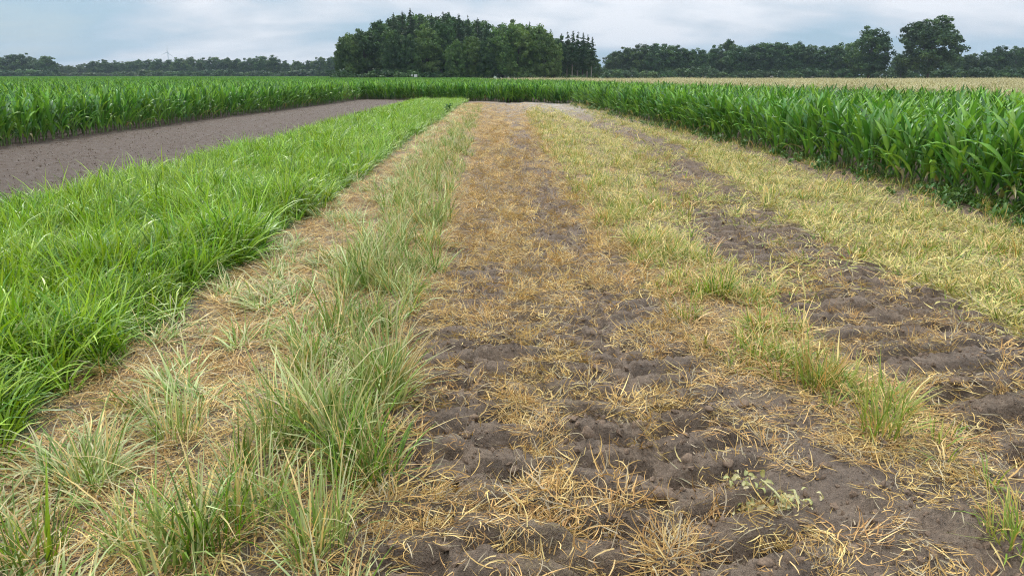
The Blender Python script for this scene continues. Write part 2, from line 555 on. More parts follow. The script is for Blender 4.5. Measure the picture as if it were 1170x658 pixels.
def blades(rng, n, L, Lv, W, spread, lean, leanv, curl, curlv, pal, segs=4, az=None, azv=3.2, tip=None, tipp=0.0, zmin=0.004, twist=0.5, lift=0.0, bend=0.3):
    """n grass blades: position by integrating a bending spine; pal = [(weight, rgb)...]"""
    ln = L * np.clip(1 + Lv * rng.standard_normal(n), .35, 1.8)
    a = (rng.uniform(0, 2 * math.pi, n) if az is None else az + azv * rng.standard_normal(n))
    t0 = np.abs(lean + leanv * rng.standard_normal(n))
    cu = curl + curlv * rng.standard_normal(n)
    bd = bend * rng.standard_normal(n)
    a0 = a
    r = spread * np.sqrt(rng.random(n))
    ba = a + rng.normal(0, .8, n)
    P = np.stack([r * np.cos(ba), r * np.sin(ba), lift * rng.random(n)], -1)
    w0 = W * rng.uniform(.6, 1.25, n)
    tw = rng.normal(0, twist, n)
    wts = np.array([p[0] for p in pal], float)
    cols = np.array([p[1] for p in pal])
    ck = cols[rng.choice(len(pal), n, p=wts / wts.sum())] * rng.uniform(.72, 1.25, n)[:, None]
    hast = rng.random(n) < tipp
    floor = zmin + rng.random(n) * 0.02
    V, C = [], []
    for k in range(segs + 1):
        s = k / segs
        a = a0 + bd * s
        sa = a + math.pi / 2 + tw * (0.3 + s)
        sd = np.stack([np.cos(sa), np.sin(sa), 0.25 * np.sin(tw * 3 + s * 2)], -1)
        w = w0 * (1 - s ** 2.2) * (0.75 + .6 * s if s < .5 else 1.05) * .5
        Q = P.copy()
        Q[:, 2] = np.maximum(Q[:, 2], floor)
        cc = ck.copy()
        if tip is not None:
            cc[hast] = cc[hast] * (1 - sstep(.35, .9, s)) + np.array(tip) * sstep(.35, .9, s)
        if k < segs:
            V += [Q - sd * w[:, None], Q + sd * w[:, None]]
            C += [cc, cc]
        else:
            V.append(Q)
            C.append(cc)
        t = t0 + cu * (s + .5 / segs) ** 1.2
        st = ln / segs
        P = P + np.stack([np.sin(t) * np.cos(a), np.sin(t) * np.sin(a), np.cos(t)], -1) * st[:, None]
    m = 2 * segs + 1
    V = np.stack(V, 1).reshape(-1, 3)
    C = np.stack(C, 1).reshape(-1, 3)
    b = np.arange(n)[:, None] * m
    q = np.concatenate([b + np.array([2 * k, 2 * k + 1, 2 * k + 3, 2 * k + 2]) for k in range(segs - 1)])
    t = b + np.array([2 * segs - 2, 2 * segs - 1, 2 * segs])
    return V, q, t, C


G1, G2, G3 = (0.235, 0.40, 0.018), (0.10, 0.22, 0.012), (0.37, 0.53, 0.055)
STR1, STR2, STR3 = (0.68, 0.435, 0.15), (0.46, 0.265, 0.083), (0.82, 0.60, 0.25)
PG1, PG2, PG3 = (0.31, 0.40, 0.11), (0.16, 0.27, 0.035), (0.52, 0.58, 0.25)
YG1, YG2 = (0.22, 0.31, 0.04), (0.38, 0.39, 0.09)
YE1, YE2 = (0.74, 0.60, 0.22), (0.58, 0.51, 0.17)
PALE_STRAW = (0.62, 0.50, 0.28)
STR4 = (0.42, 0.34, 0.21)


def tufts(key, n, fn, mat):
    ms = []
    for i in range(n):
        r = np.random.default_rng(hash(key) % 1000 + 31 * i if False else sum(map(ord, key)) * 7 + 31 * i)
        v, q, t, c = fn(r)
        ms.append(mesh_np(f'{key}_{i:02d}', v, q, t, mat, c))
    return sources(key, ms)


NV = 10


def spot(parts, r, R):
    """shift a tuft somewhere within a radius"""
    v, q, t, c = parts
    a, d = r.uniform(0, 6.28), R * math.sqrt(r.random())
    return v + np.array([d * math.cos(a), d * math.sin(a), 0]), q, t, c


def one_green(r):
    a, k = r.uniform(0, 6.28), r.uniform(.75, 1.2)
    return merge([
        blades(r, 13, .40 * k, .25, .0165, .055, .30, .2, 1.15, .5, [(5, G1), (3, G2), (2, G3)], tip=(.48, .46, .16), tipp=.06, az=a, azv=1.3),
        blades(r, 6, .26 * k, .3, .015, .07, .55, .3, 1.2, .5, [(3, G1), (4, G2)])])


c_green = tufts('green_tuft', NV, lambda r: merge([spot(one_green(r), r, .20) for _ in range(5)]), M_GRASS)
c_pale = tufts('pale_tuft', NV, lambda r: merge([
    blades(r, 19, .34, .25, .0098, .05, .22, .18, .85, .5, [(4, PG1), (4, PG2), (3, PG3), (1, STR3)], tip=PALE_STRAW, tipp=.4),
    blades(r, 10, .24, .3, .0085, .07, .8, .4, 1.0, .5, [(3, STR3), (2, STR1), (2, PG2)], tip=STR1, tipp=.5)]), M_PALE)
c_flop = tufts('flopped_tuft', NV, lambda r: merge([
    blades(r, 15, .24, .3, .0098, .05, .85, .3, .9, .5, [(4, PG1), (3, PG2), (4, PG3), (1, STR3)], tip=PALE_STRAW, tipp=.6, az=0, azv=.9),
    blades(r, 12, .22, .3, .007, .07, 1.35, .2, .4, .4, [(3, STR3), (3, STR1), (2, STR2), (2, STR4)], bend=.8)]), M_PALE)
c_yg = tufts('yellowgreen_tuft', NV, lambda r: merge([
    blades(r, 13, .17, .35, .0092, .06, .6, .35, .9, .6, [(6, YG1), (3, YG2), (2, PG2), (1, STR3)], tip=STR3, tipp=.4),
    blades(r, 8, .16, .35, .007, .08, 1.25, .35, .6, .6, [(3, STR1), (2, STR2), (2, STR3)], lift=.02)]), M_PALE)
c_straw = tufts('straw_mat', 14, lambda r: merge([
    blades(r, 28, .105, .45, .0054, .10, 1.48, .1, .15, .5, [(5, STR1), (5, STR2), (2, STR3), (3, STR4)], az=0, azv=1.0, twist=1.3, lift=.022, segs=5, bend=1.1),
    blades(r, 12, .07, .45, .005, .10, 1.3, .2, 1.0, .8, [(4, STR1), (3, STR2), (2, STR3), (2, STR4)], twist=1.3, lift=.02, bend=1.2)]), M_STRAW)
c_bits = tufts('straw_bits', 8, lambda r: blades(r, 16, .065, .5, .0056, .11, 1.48, .12, .1, .4, [(3, STR1), (4, STR2), (2, STR3), (3, STR4)], segs=3, twist=1.0, bend=1.0), M_STRAW)
c_yel = tufts('yellow_mat', NV, lambda r: merge([
    blades(r, 20, .125, .45, .0088, .12, 1.35, .25, .3, .7, [(4, YE1), (4, YE2), (2, YG2), (2, STR3), (2, STR4)], twist=1.0, lift=.022, bend=.9),
    blades(r, 6, .11, .4, .0085, .08, .8, .35, 1.2, .7, [(4, YG1), (3, YE2), (2, PG2)])]), M_STRAW)


def region(rng, x0, x1, y0, y1, dens, dmin=.25, y_ref=7.0, pad=2.5):
    """candidate points with density (per m2) falling with distance, within the view and a margin either side"""
    a = (x1 - x0) * (y1 - y0)
    out = []
    edges = np.concatenate([np.arange(y0, min(y1, 12), 1.0), np.arange(12, y1, 4.0), [y1]])
    edges = np.unique(np.clip(edges, y0, y1))
    for a0, a1 in zip(edges[:-1], edges[1:]):
        ym = .5 * (a0 + a1)
        d = dens * np.clip(y_ref / ym, dmin, 1)
        xl, xr = max(x0, -.72 * a1 - pad), min(x1, .72 * a1 + pad)
        if xr <= xl:
            continue
        n = rng.poisson(d * (xr - xl) * (a1 - a0))
        out.append(np.c_[rng.uniform(xl, xr, n), rng.uniform(a0, a1, n)])
    return np.concatenate(out)


def place(name, coll, nsrc, xy, keep, smin, smax, label, cat, sfun=None, tilt=.12, far=0.02, sink=.006, az=None, azv=.6, hug=False):
    k = RNG.random(len(xy)) < keep
    xy = xy[k]
    x, y = xy[:, 0], xy[:, 1]
    n = len(x)
    s = RNG.uniform(smin, smax, n)
    if sfun is not None:
        s = s * sfun(x, y)
    wide = 1 + far * np.clip(y - 6, 0, 60)
    rz = RNG.uniform(0, 2 * math.pi, n) if az is None else az + azv * RNG.standard_normal(n)
    rot = np.stack([tilt * RNG.standard_normal(n), tilt * RNG.standard_normal(n), rz], -1)
    if hug:                                   # lie along the slope of the soil
        gxs = np.clip((hgt(x + .05, y) - hgt(x - .05, y)) / .1, -.9, .9) + rot[:, 1]
        gys = np.clip((hgt(x, y + .05) - hgt(x, y - .05)) / .1, -.9, .9) + rot[:, 0]
        nv = np.stack([-gxs, -gys, np.ones(n)], -1)
        nv /= np.linalg.norm(nv, axis=1)[:, None]
        ux = np.stack([np.cos(rz), np.sin(rz), np.zeros(n)], -1)
        ux -= nv * (ux * nv).sum(1)[:, None]
        ux /= np.linalg.norm(ux, axis=1)[:, None]
        uy = np.cross(nv, ux)
        rot = np.stack([np.arctan2(uy[:, 2], nv[:, 2]), -np.arcsin(np.clip(ux[:, 2], -1, 1)), np.arctan2(ux[:, 1], ux[:, 0])], -1)
    scl = np.stack([s * wide ** .6, s * wide ** .6, s], -1)
    pts = np.stack([x, y, hgt(x, y) - sink], -1)
    return scatter(name, coll, nsrc, pts, rot, scl, label, cat)


# lush green grass strip on the left
xy = region(RNG, -9.2, -1.7, .7, 56, 52, .3, 8)
x, y = xy.T
k = sstep(.1, .3, x - e_g0(y)) * sstep(-.1, -.26, x - e_g1(y)) * (y < y_cross(x) - .2)
place('green_grass', c_green, NV, xy, k, .8, 1.2, 'lush bright green grass strip left of the bleached grass', 'grass',
      lambda x, y: (.88 + .30 * fbm(x, y, .6, 2, 51) + .40 * fbm(x, y, 1.6, 2, 52)) * (1 - .35 * sstep(.55, 0, x - e_g0(y))) * (1 - .25 * sstep(-.3, 0, x - e_g1(y))) * I(y, [0, 14, 48], [1.0, .9, .62]))

# pale green ridge, with a thinner scatter of flopped tufts to its left
xy = region(RNG, -2.9, 0.2, .7, 46, 170, .22, 5)
x, y = xy.T
rid = sstep(.0, .3, x - e_rL(y)) * sstep(.1, -.12, x - e_rR(y) - .12 * fbm(y, y * 0, 1.2, 2, 8))
clump = sstep(-.12, .2, fbm(x, y, 1.9, 3, 61))
k = rid * (.08 + .6 * clump) * I(y, [0, 3, 30, 44], [.85, 1, .8, .2])
place('bleached_grass', c_pale, NV, xy, k, .65, 1.1, 'tall bleached pale green grass ridge beside the rut', 'grass',
      lambda x, y: (.92 + .55 * fbm(x, y, 1.9, 3, 61)) * I(y, [0, 5, 20, 44], [1.0, 1.0, .8, .5]), az=1.1, azv=1.2, tilt=.16)
xy = region(RNG, -3.2, -.9, .7, 44, 90, .25, 6)
x, y = xy.T
lm = sstep(-.1, .15, x - e_g1(y)) * sstep(.3, -.1, x - e_rL(y))
k = lm * sstep(-.08, .26, fbm(x, y, 1.9, 3, 62)) * .9
place('flopped_grass', c_flop, NV, xy, k, .7, 1.15, 'flopped pale grass between the green strip and the ridge', 'grass', az=2.2, azv=1.1)

# yellow green middle ridge
xy = region(RNG, .4, 2.6, .7, 42, 190, .22, 5)
x, y = xy.T
k = sstep(.55, .15, np.abs(x - c_mid(y) - .14 * fbm(y, y * 0, .8, 2, 4))) * sstep(-.18, .2, fbm(x, y, 1.6, 3, 63)) * (1 - .7 * bare(x, y)) * I(y, [0, 2.7, 3.3, 4.2, 30, 42], [.05, .12, .6, 1, .9, .1])
place('yellowing_grass', c_yg, NV, xy, k, .6, 1.1, 'half green yellowing grass ridge between the two ruts', 'grass')

# dead straw-coloured grass over the ruts
xy = region(RNG, -3.2, 3.2, .7, 47, 230, .3, 6)
x, y = xy.T
b = bare(x, y)
zone = sstep(-.2, .1, x - e_g1(y)) * (x < c_tr2(y) + .5)
clp = fbm(x, y, 2.6, 3, 64)
k = zone * np.clip((1 - b) ** 1.2 * (.72 + .9 * clp) + .40 * sstep(-.25, .3, clp), 0, 1) * (1 - .3 * sstep(-.1, .1, x - e_rL(y)) * sstep(.1, -.1, x - e_rR(y))) * (1 - .8 * sstep(-.35, .1, x - c_mid(y)) * sstep(4.5, 7.5, y))
place('dead_grass', c_straw, 12, xy, k, .6, 1.1, 'dead straw coloured grass lying over the rutted soil', 'dead grass', hug=True)
xy = region(RNG, -3.2, 6.0, .7, 47, 90, .2, 6)
x, y = xy.T
k = sstep(-.2, .1, x - e_g1(y)) * (1 - .45 * bare(x, y)) * sstep(-.4, .3, fbm(x, y, 1.6, 3, 65))
place('loose_straw', c_bits, 8, xy, k, .7, 1.2, 'short loose straw bits scattered on the soil', 'straw', tilt=.1, sink=0, hug=True)

# yellow sprayed-off grass to the right of the second rut
xy = region(RNG, .5, 6.2, .7, 46, 230, .22, 6)
x, y = xy.T
b = bare(x, y)
k = sstep(.2, .6, x - c_tr2(y)) * sstep(-.55, -.95, x - e_cornR(y) - .25 * fbm(x, y, .9, 2, 7)) * (1 - b) * (.55 + 1.0 * fbm(x, y, 1.4, 3, 66)) + .12 * (x > c_tr2(y)) * (x < e_cornR(y) - .4) * (1 - b)
k = k + .85 * sstep(-.4, .1, x - c_mid(y)) * sstep(.3, 0, x - c_tr2(y)) * (1 - b) * (.55 + 1.0 * fbm(x, y, 1.4, 3, 68)) * sstep(4.5, 7, y)
place('yellow_grass', c_yel, NV, xy, np.clip(k, 0, 1), .7, 1.25, 'low yellow withered grass beside the maize on the right', 'dead grass', hug=True)
xy = region(RNG, 1.0, 6.2, .7, 44, 55, .22, 6)
x, y = xy.T
k = np.maximum(sstep(.2, .7, x - c_tr2(y)), sstep(.1, .4, x - c_mid(y)) * sstep(.2, -.3, x - c_tr2(y)) * sstep(5, 8, y) * (1 - bare(x, y))) * sstep(-.4, -.8, x - e_cornR(y)) * sstep(-.05, .3, fbm(x, y, 1.1, 3, 67)) * .9
place('sparse_green_grass', c_yg, NV, xy, k, .7, 1.3, 'sparse greenish tufts in the yellow withered grass', 'grass')

# ------------------------------------------------------------------ maize
CG1, CG2, CG3 = (0.092, 0.242, 0.026), (0.05, 0.15, 0.018), (0.165, 0.345, 0.035)


def maize_leaf(rng, L, W, az, t0, curl, z0, segs, col):
    P = np.array([0.0, 0.0, z0])
    V, C = [], []
    ph = rng.uniform(0, 6)
    tw = rng.normal(0, .35)
    for k in range(segs + 1):
        s = k / segs
        t = t0 + curl * s ** 1.6
        w = W * .5 * (min(1, .45 + 2.2 * s) * (1 - s ** 2.6) + .01)
        a2 = az + math.pi / 2 + tw * s
        sd = np.array([math.cos(a2), math.sin(a2), 0])
        up = np.array([-math.cos(t) * math.cos(az), -math.cos(t) * math.sin(az), math.sin(t)])
        rf = .10 * W * math.sin(ph + s * 16)
        V += [P - sd * w + up * (w * .45 + rf), P, P + sd * w + up * (w * .45 - rf)]
        c = np.array(col) * (1 + .12 * math.sin(ph + s * 5))
        C += [c, c * np.array([1.5, 1.3, 1.6]), c]
        d = np.array([math.sin(t) * math.cos(az), math.sin(t) * math.sin(az), math.cos(t)])
        P = P + d * L / segs
    q = []
    for k in range(segs):
        i = 3 * k
        q += [[i, i + 1, i + 4, i + 3], [i + 1, i + 2, i + 5, i + 4]]
    return np.array(V), np.array(q), None, np.array(C)


def tube(pts, rad, n=6, col=(.1, .1, .1)):
    pts = np.asarray(pts, float)
    V, Q = [], []
    for i, p in enumerate(pts):
        d = pts[min(i + 1, len(pts) - 1)] - pts[max(i - 1, 0)]
        d = d / (np.linalg.norm(d) + 1e-9)
        a = np.cross(d, [1, 0, 0] if abs(d[0]) < .9 else [0, 1, 0])
        a /= np.linalg.norm(a)
        b = np.cross(d, a)
        for k in range(n):
            th = 2 * math.pi * k / n
            V.append(p + rad[i] * (math.cos(th) * a + math.sin(th) * b))
    for i in range(len(pts) - 1):
        for k in range(n):
            Q.append([i * n + k, i * n + (k + 1) % n, (i + 1) * n + (k + 1) % n, (i + 1) * n + k])
    V, Q = np.array(V), np.array(Q)
    return V, Q, None, np.tile(np.array(col, float), (len(V), 1))


def maize_plan(rng):
    base = rng.uniform(0, 2 * math.pi)
    out = []
    nl = rng.integers(8, 10)
    for i in range(nl):
        f = i / (nl - 1)
        az = base + math.pi * (i % 2) + rng.normal(0, .35)
        L = (.36 + .36 * math.sin(math.pi * min(1, .25 + .62 * f))) * rng.uniform(.85, 1.15)
        W = (.060 + .038 * math.sin(math.pi * (.15 + .7 * f))) * rng.uniform(.88, 1.12)
        t0 = (.62 - .46 * f) * rng.uniform(.7, 1.3)
        curl = (1.6 - .75 * f) * rng.uniform(.5, 1.45)
        z0 = .10 + .64 * f ** 1.1
        col = np.array([CG1, CG2, CG3][rng.integers(0, 3)]) * rng.uniform(.85, 1.15)
        if f < .12 and rng.random() < .12:
            col = np.array((.28, .27, .08))
        out.append((L, W, az, t0, curl, z0, col))
    return out


def maize_mesh(rng, segs, z=0, stalk=True):
    parts = [maize_leaf(rng, L, W, az, t0, cu, z0, segs, c) for L, W, az, t0, cu, z0, c in maize_plan(rng)]
    if stalk:
        parts.append(tube([(0, 0, -.03), (0, 0, .35), (0, 0, .75)], [.016, .013, .006], 5, (.13, .2, .05)))
    return merge(parts)


rm = np.random.default_rng(5)
plants = [maize_mesh(np.random.default_rng(100 + i), 5) for i in range(14)]
c_maize = sources('maize', [mesh_np(f'maize_{i:02d}', v, q, t, M_CORN, c) for i, (v, q, t, c) in enumerate(plants)])
lite = [maize_mesh(np.random.default_rng(200 + i), 3, stalk=False) for i in range(10)]


def maize_patch(seed, size=3.0):
    r = np.random.default_rng(seed)
    parts = []
    for rx in np.arange(.375, size, .75):
        for ry in np.arange(.08, size, .17):
            v, q, t, c = lite[r.integers(0, len(lite))]
            a, s = r.uniform(0, 6.28), r.uniform(.9, 1.12)
            R = np.array([[math.cos(a), -math.sin(a), 0], [math.sin(a), math.cos(a), 0], [0, 0, 1]]) * s
            parts.append((v @ R.T + np.array([rx - size / 2 + r.normal(0, .03), ry - size / 2 + r.normal(0, .03), 0]), q, t, c * r.uniform(.85, 1.15)))
    return merge(parts)


c_patch = sources('maize_patch', [mesh_np(f'maize_patch_{i:02d}', *[a for a in (lambda m: (m[0], m[1], m[2], M_CORN, m[3]))(maize_patch(300 + i))]) for i in range(5)])


def in_maize(x, y):
    left = (x < e_cornL(y)) & (y > 2)
    right = (x > e_cornR(y)) & (y < e_rye(x))
    back = (y > y_cross(x)) & (y < e_rye(x)) & (x > -40)
    backl = (y > y_cross(x)) & (x <= -6)
    return left | right | back | backl


# rows run with the strip; every plant within 62 m has its own place
P = []
for rx in np.arange(-60, 24, .75):
    yy = np.arange(3.0, 62, .19)
    yy = yy + RNG.normal(0, .03, len(yy))
    xx = rx + RNG.normal(0, .035, len(yy)) - .022 * yy * (rx > 0) + .03 * yy * (rx < 0)
    P.append(np.c_[xx, yy])
P = np.concatenate(P)
# edge rows follow the field edge itself
er = np.arange(3.0, 48.5, .18)
P = np.concatenate([P, np.c_[e_cornR(er) + .12 + RNG.normal(0, .05, len(er)), er], np.c_[e_cornL(er) - .12 + RNG.normal(0, .05, len(er)), er]]
                   + [np.c_[hx, y_cross(hx) + .15 + .6 * r_ + RNG.normal(0, .06, len(hx))] for r_ in range(3) for hx in [np.arange(-11.5, 3.8, .18)]])
x, y = P.T
P = P[in_maize(x, y) & (np.abs(x) < .73 * y + 3.0)]
x, y = P.T
# plants that show largest: near, and not hidden deep in the field
dep = np.where(x > 0, x - e_cornR(y), e_cornL(y) - x)
dep = np.where(y > y_cross(x), 9, dep)
vis = np.abs(x) < .70 * y + .3
score = 1.0 / np.hypot(x, y) * np.exp(-np.clip(dep, 0, 9) / 2.2) * vis * np.where(x < 0, 1.0, 1.0)
order = np.argsort(-score)
own = np.zeros(len(P), bool)
own[order[:285]] = True

leafsets = []
for i in range(8):
    r = np.random.default_rng(700 + i)
    plan = maize_plan(r)
    lm_ = []
    for (L, W, az, t0, cu, z0, c) in plan:
        v, q, t, cc = maize_leaf(r, L, W, az, t0, cu, z0, 7, c)
        lm_.append(mesh_np('maize_leaf', v, q, t, M_CORN, cc))
    v, q, t, cc = tube([(0, 0, -.03), (.004, 0, .25), (0, .003, .5), (0, 0, .78)], [.017, .015, .012, .005], 6)
    leafsets.append((lm_, mesh_np('maize_stalk', v, q, t, M_STALK)))

rowR = [j for j in np.nonzero(own)[0] if P[j, 0] > 0 and dep[j] < .5]
rowL = [j for j in np.nonzero(own)[0] if P[j, 0] < 0 and dep[j] < .5]
rankR = {j: i for i, j in enumerate(sorted(rowR, key=lambda j: P[j, 1]))}
rankL = {j: i for i, j in enumerate(sorted(rowL, key=lambda j: P[j, 1]))}
ORD = ['first', 'second', 'third', 'fourth', 'fifth', 'sixth', 'seventh', 'eighth', 'ninth', 'tenth', 'eleventh', 'twelfth', 'thirteenth',
       'fourteenth', 'fifteenth', 'sixteenth', 'seventeenth', 'eighteenth', 'nineteenth', 'twentieth', 'twenty-first', 'twenty-second', 'twenty-third', 'twenty-fourth', 'twenty-fifth', 'twenty-sixth']
for j in np.nonzero(own)[0]:
    px, py = P[j]
    right = px > 0
    d_ = dep[j]
    e = empty('maize_plant', (px, py, float(hgt(np.array([px]), np.array([py]))[0])))
    s = RNG.uniform(.86, 1.12)
    e.scale = (s, s, s * RNG.uniform(.96, 1.06))
    e.rotation_euler = (RNG.normal(0, .04), RNG.normal(0, .04), RNG.uniform(0, 6.28))
    if right:
        if j in rankR and rankR[j] < 26:
            tag(e, f"maize plant in edge row beside yellow grass, {ORD[rankR[j]]} from the photo's right edge", 'maize plant', 'edge row of the right maize field')
        elif d_ < .5:
            tag(e, 'green maize plant farther along the edge row of the right field facing the yellow grass', 'maize plant', 'edge row of the right maize field')
        else:
            tag(e, 'green maize plant just behind the edge row of the right field', 'maize plant', 'inner rows of the right maize field')
    else:
        if j in rankL and rankL[j] < 26:
            tag(e, f"maize plant in edge row along bare soil, {ORD[rankL[j]]} from the photo's left edge", 'maize plant', 'edge row of the left maize field')
        elif d_ < .5:
            tag(e, 'green maize plant farther along the edge row of the left field along the bare soil', 'maize plant', 'edge row of the left maize field')
        else:
            tag(e, 'green maize plant just behind the edge row of the left field', 'maize plant', 'inner rows of the left maize field')
    lms, stm = leafsets[RNG.integers(0, len(leafsets))]
    put(bpy.data.objects.new('stalk', stm), e)
    for me in lms:
        put(bpy.data.objects.new('leaf', me), e)

Q = P[~own]
x, y = Q.T
n = len(Q)
s = RNG.uniform(.84, 1.12, n)
rot = np.stack([RNG.normal(0, .05, n), RNG.normal(0, .05, n), RNG.uniform(0, 6.28, n)], -1)
scatter('maize_crop', c_maize, 14, np.stack([x, y, hgt(x, y)], -1), rot, np.stack([s, s, s * RNG.uniform(.95, 1.05, n)], -1),
        'dense green maize standing behind the edge rows', 'maize')
# the fields farther off, in blocks of rows
P2 = []
for by in np.arange(63.5, 470, 3.0):
    bx = np.arange(-.75 * by - 12, min(.75 * by + 12, 20), 3.0)
    P2.append(np.c_[bx, np.full(len(bx), by)])
P2 = np.concatenate(P2)
x, y = P2.T
wood = (x > -44) & (y > 150)
P2 = P2[((x < -6) | (y < e_rye(x))) & ~wood]
n = len(P2)
rz = RNG.integers(0, 2, n) * math.pi
s = RNG.uniform(.97, 1.05, n)
scatter('far_maize_field', c_patch, 5, np.c_[P2, np.zeros(n)], np.stack([0 * rz, 0 * rz, rz], -1), np.stack([np.ones(n), np.ones(n), s], -1),
        'distant green maize field reaching to the woods', 'maize')

# ------------------------------------------------------------------ ripe cereal beyond the maize on the right
RY1, RY2, RY3 = (0.45, 0.40, 0.21), (0.34, 0.32, 0.16), (0.56, 0.50, 0.29)


def rye_patch(seed, size=2.0, n=420):
    r = np.random.default_rng(seed)
    parts = []
    v, q, t, c = blades(r, n, 1.22, .07, .016, .01, .06, .05, .12, .1, [(3, RY1), (2, RY2), (2, RY3), (.6, (.26, .28, .12))], segs=3)
    off = np.repeat(np.c_[r.uniform(-size / 2, size / 2, (n, 2)), np.zeros(n)], 7, 0)
    parts.append((v + off, q, t, c))
    v, q, t, c = blades(r, n, .17, .2, .022, .01, .5, .3, 1.4, .5, [(3, RY3), (2, RY1)], segs=2, zmin=-1)
    tips = (parts[0][0].reshape(n, 7, 3)[:, 6]) - np.array([0, 0, .05])
    parts.append((v + np.repeat(tips, 5, 0), q, t, c))
    return merge(parts)


c_rye = sources('rye_patch', [mesh_np(f'rye_patch_{i:02d}', m[0], m[1], m[2], M_RYE, m[3]) for i, m in enumerate(rye_patch(500 + k) for k in range(5))])
P3 = []
for by in np.arange(4, 116, 2.0):
    bx = np.arange(-10, .75 * by + 8, 2.0)
    P3.append(np.c_[bx + RNG.uniform(-.4, .4, len(bx)), by + RNG.uniform(-.4, .4, len(bx))])
P3 = np.concatenate(P3)
x, y = P3.T
P3 = P3[(y > e_rye(x) + 1.2) & ~((x < 42) & (y > 150)) & (x > -5 + (y - 80) * .02)]
n = len(P3)
scatter('ripe_cereal_field', c_rye, 5, np.c_[P3, np.zeros(n)], np.stack([np.zeros(n), np.zeros(n), RNG.uniform(0, 6.28, n)], -1),
        np.stack([np.ones(n), np.ones(n), RNG.uniform(.84, 1.0, n) * (1 + .10 * fbm(P3[:, 0], P3[:, 1], .1, 2, 6))], -1), 'tan ripe cereal field behind the right maize', 'cereal field')

# ------------------------------------------------------------------ clods of soil
def clod_mesh(seed, sub=2):
    import bmesh
    bm = bmesh.new()
    bmesh.ops.create_icosphere(bm, subdivisions=sub, radius=1)
    v = np.array([q.co[:] for q in bm.verts])
    f = np.array([[l.vert.index for l in fc.loops] for fc in bm.faces])
    bm.free()
    s = seed * 3.7
    k = 1 + .55 * perlin(v[:, 0] * 1.2 + s, v[:, 1] * 1.2 + v[:, 2] * 1.7, seed) + .38 * perlin(v[:, 0] * 2.6 + s, v[:, 2] * 2.6 + v[:, 1], seed + 1)
    v = v * k[:, None] * np.array([1, .8, .55])
    return mesh_np('soil_clod', v, None, f, M_CLOD, None, smooth=False if sub < 2 else True)


clods = [clod_mesh(i) for i in range(8)]
M_TILL = plain_mat('moist_clod_soil', (0.16, 0.113, 0.081), .9, .4, 4, .003)
small = [clod_mesh(20 + i, 1) for i in range(8)]
moist = []
for me in small:
    c_ = me.copy()
    c_.materials[0] = M_TILL
    moist.append(c_)
c_clod = sources('crumb', small)
c_moist = sources('moist_crumb', moist)
xy = region(RNG, -14, -5.7, 6, 60, 200, .12, 9)
x, y = xy.T
k1 = (x > e_cornL(y) - 1) & (x < e_g0(y) + .1)
xy2 = region(RNG, -2.2, 6.2, .8, 30, 900, .05, 3)
x, y = xy2.T
k2 = RNG.random(len(xy2)) < bare(x, y) * .9
for nm, src, q_, big, lb in (('tilled_soil_crumbs', c_moist, xy[k1], .8, 'dark crumbs of tilled soil between maize and green grass'), ('soil_crumbs', c_clod, xy2[k2], .8, 'brown soil crumbs strewn over the tyre ruts')):
    x, y = q_.T
    n = len(q_)
    s = .0035 + .022 * RNG.random(n) ** 5 * big
    scatter(nm, src, 8, np.stack([x, y, hgt(x, y) + s * .15], -1), RNG.uniform(0, 6.28, (n, 3)), np.repeat(s[:, None], 3, 1), lb, 'soil')

# the clods big enough to be picked out, each a thing of its own
cand = region(RNG, -1.0, 3.6, 1.9, 6.5, 60, 1, 9)
x, y = cand.T
cand = cand[(bare(x, y) > .55) & (np.abs(x) < .68 * y)]
keepc = []
for p in cand:
    if all((p[0] - q[0]) ** 2 + (p[1] - q[1]) ** 2 > .13 ** 2 for q in keepc):
        keepc.append(p)
for i, p in enumerate(keepc[:70]):
    o = put(bpy.data.objects.new('soil_clod', clods[i % 8]))
    s = RNG.uniform(.016, .036)
    o.location = (p[0], p[1], float(hgt(p[:1], p[1:])[0]) - s * .05)
    o.scale = (s * RNG.uniform(.9, 1.4), s, s)
    o.rotation_euler = (RNG.normal(0, .3), RNG.normal(0, .3), RNG.uniform(0, 6.28))
    if p[0] < .12:
        tag(o, 'brown soil clod lying in the rut beside the bleached grass ridge', 'clod', 'clods in the left rut')
    elif p[0] < 1.3:
        tag(o, 'brown soil clod lying in the middle rut', 'clod', 'clods in the middle rut')
    else:
        tag(o, 'brown soil clod lying in the right-hand rut', 'clod', 'clods in the right rut')

# ------------------------------------------------------------------ trees
def leaf_cloud(rng, cen, rad, n, size, col, shape=(1, 1, .8)):
    """leaf-sized quads spread through a clump"""
    d = rng.standard_normal((n, 3))
    d /= np.linalg.norm(d, axis=1)[:, None]
    p = np.array(cen) + d * (rad * rng.random(n) ** .4)[:, None] * np.array(shape)
    nrm = d * .8 + rng.standard_normal((n, 3)) * .6 + np.array([0, 0, .35])
    nrm /= np.linalg.norm(nrm, axis=1)[:, None]
    u = np.cross(nrm, rng.standard_normal((n, 3)))
    u /= np.linalg.norm(u, axis=1)[:, None]
    w = np.cross(nrm, u)
    s = size * rng.uniform(.6, 1.3, n)[:, None]
    V = np.stack([p - u * s * .5, p + w * s * .42, p + u * s * .6, p - w * s * .42], 1).reshape(-1, 3)
    q = np.arange(n * 4).reshape(-1, 4)
    c = np.array(col) * rng.uniform(.8, 1.25, n)[:, None]
    return V, q, None, np.repeat(c, 4, 0)


T1, T2, T3 = (0.052, 0.105, 0.03), (0.038, 0.08, 0.026), (0.078, 0.14, 0.036)


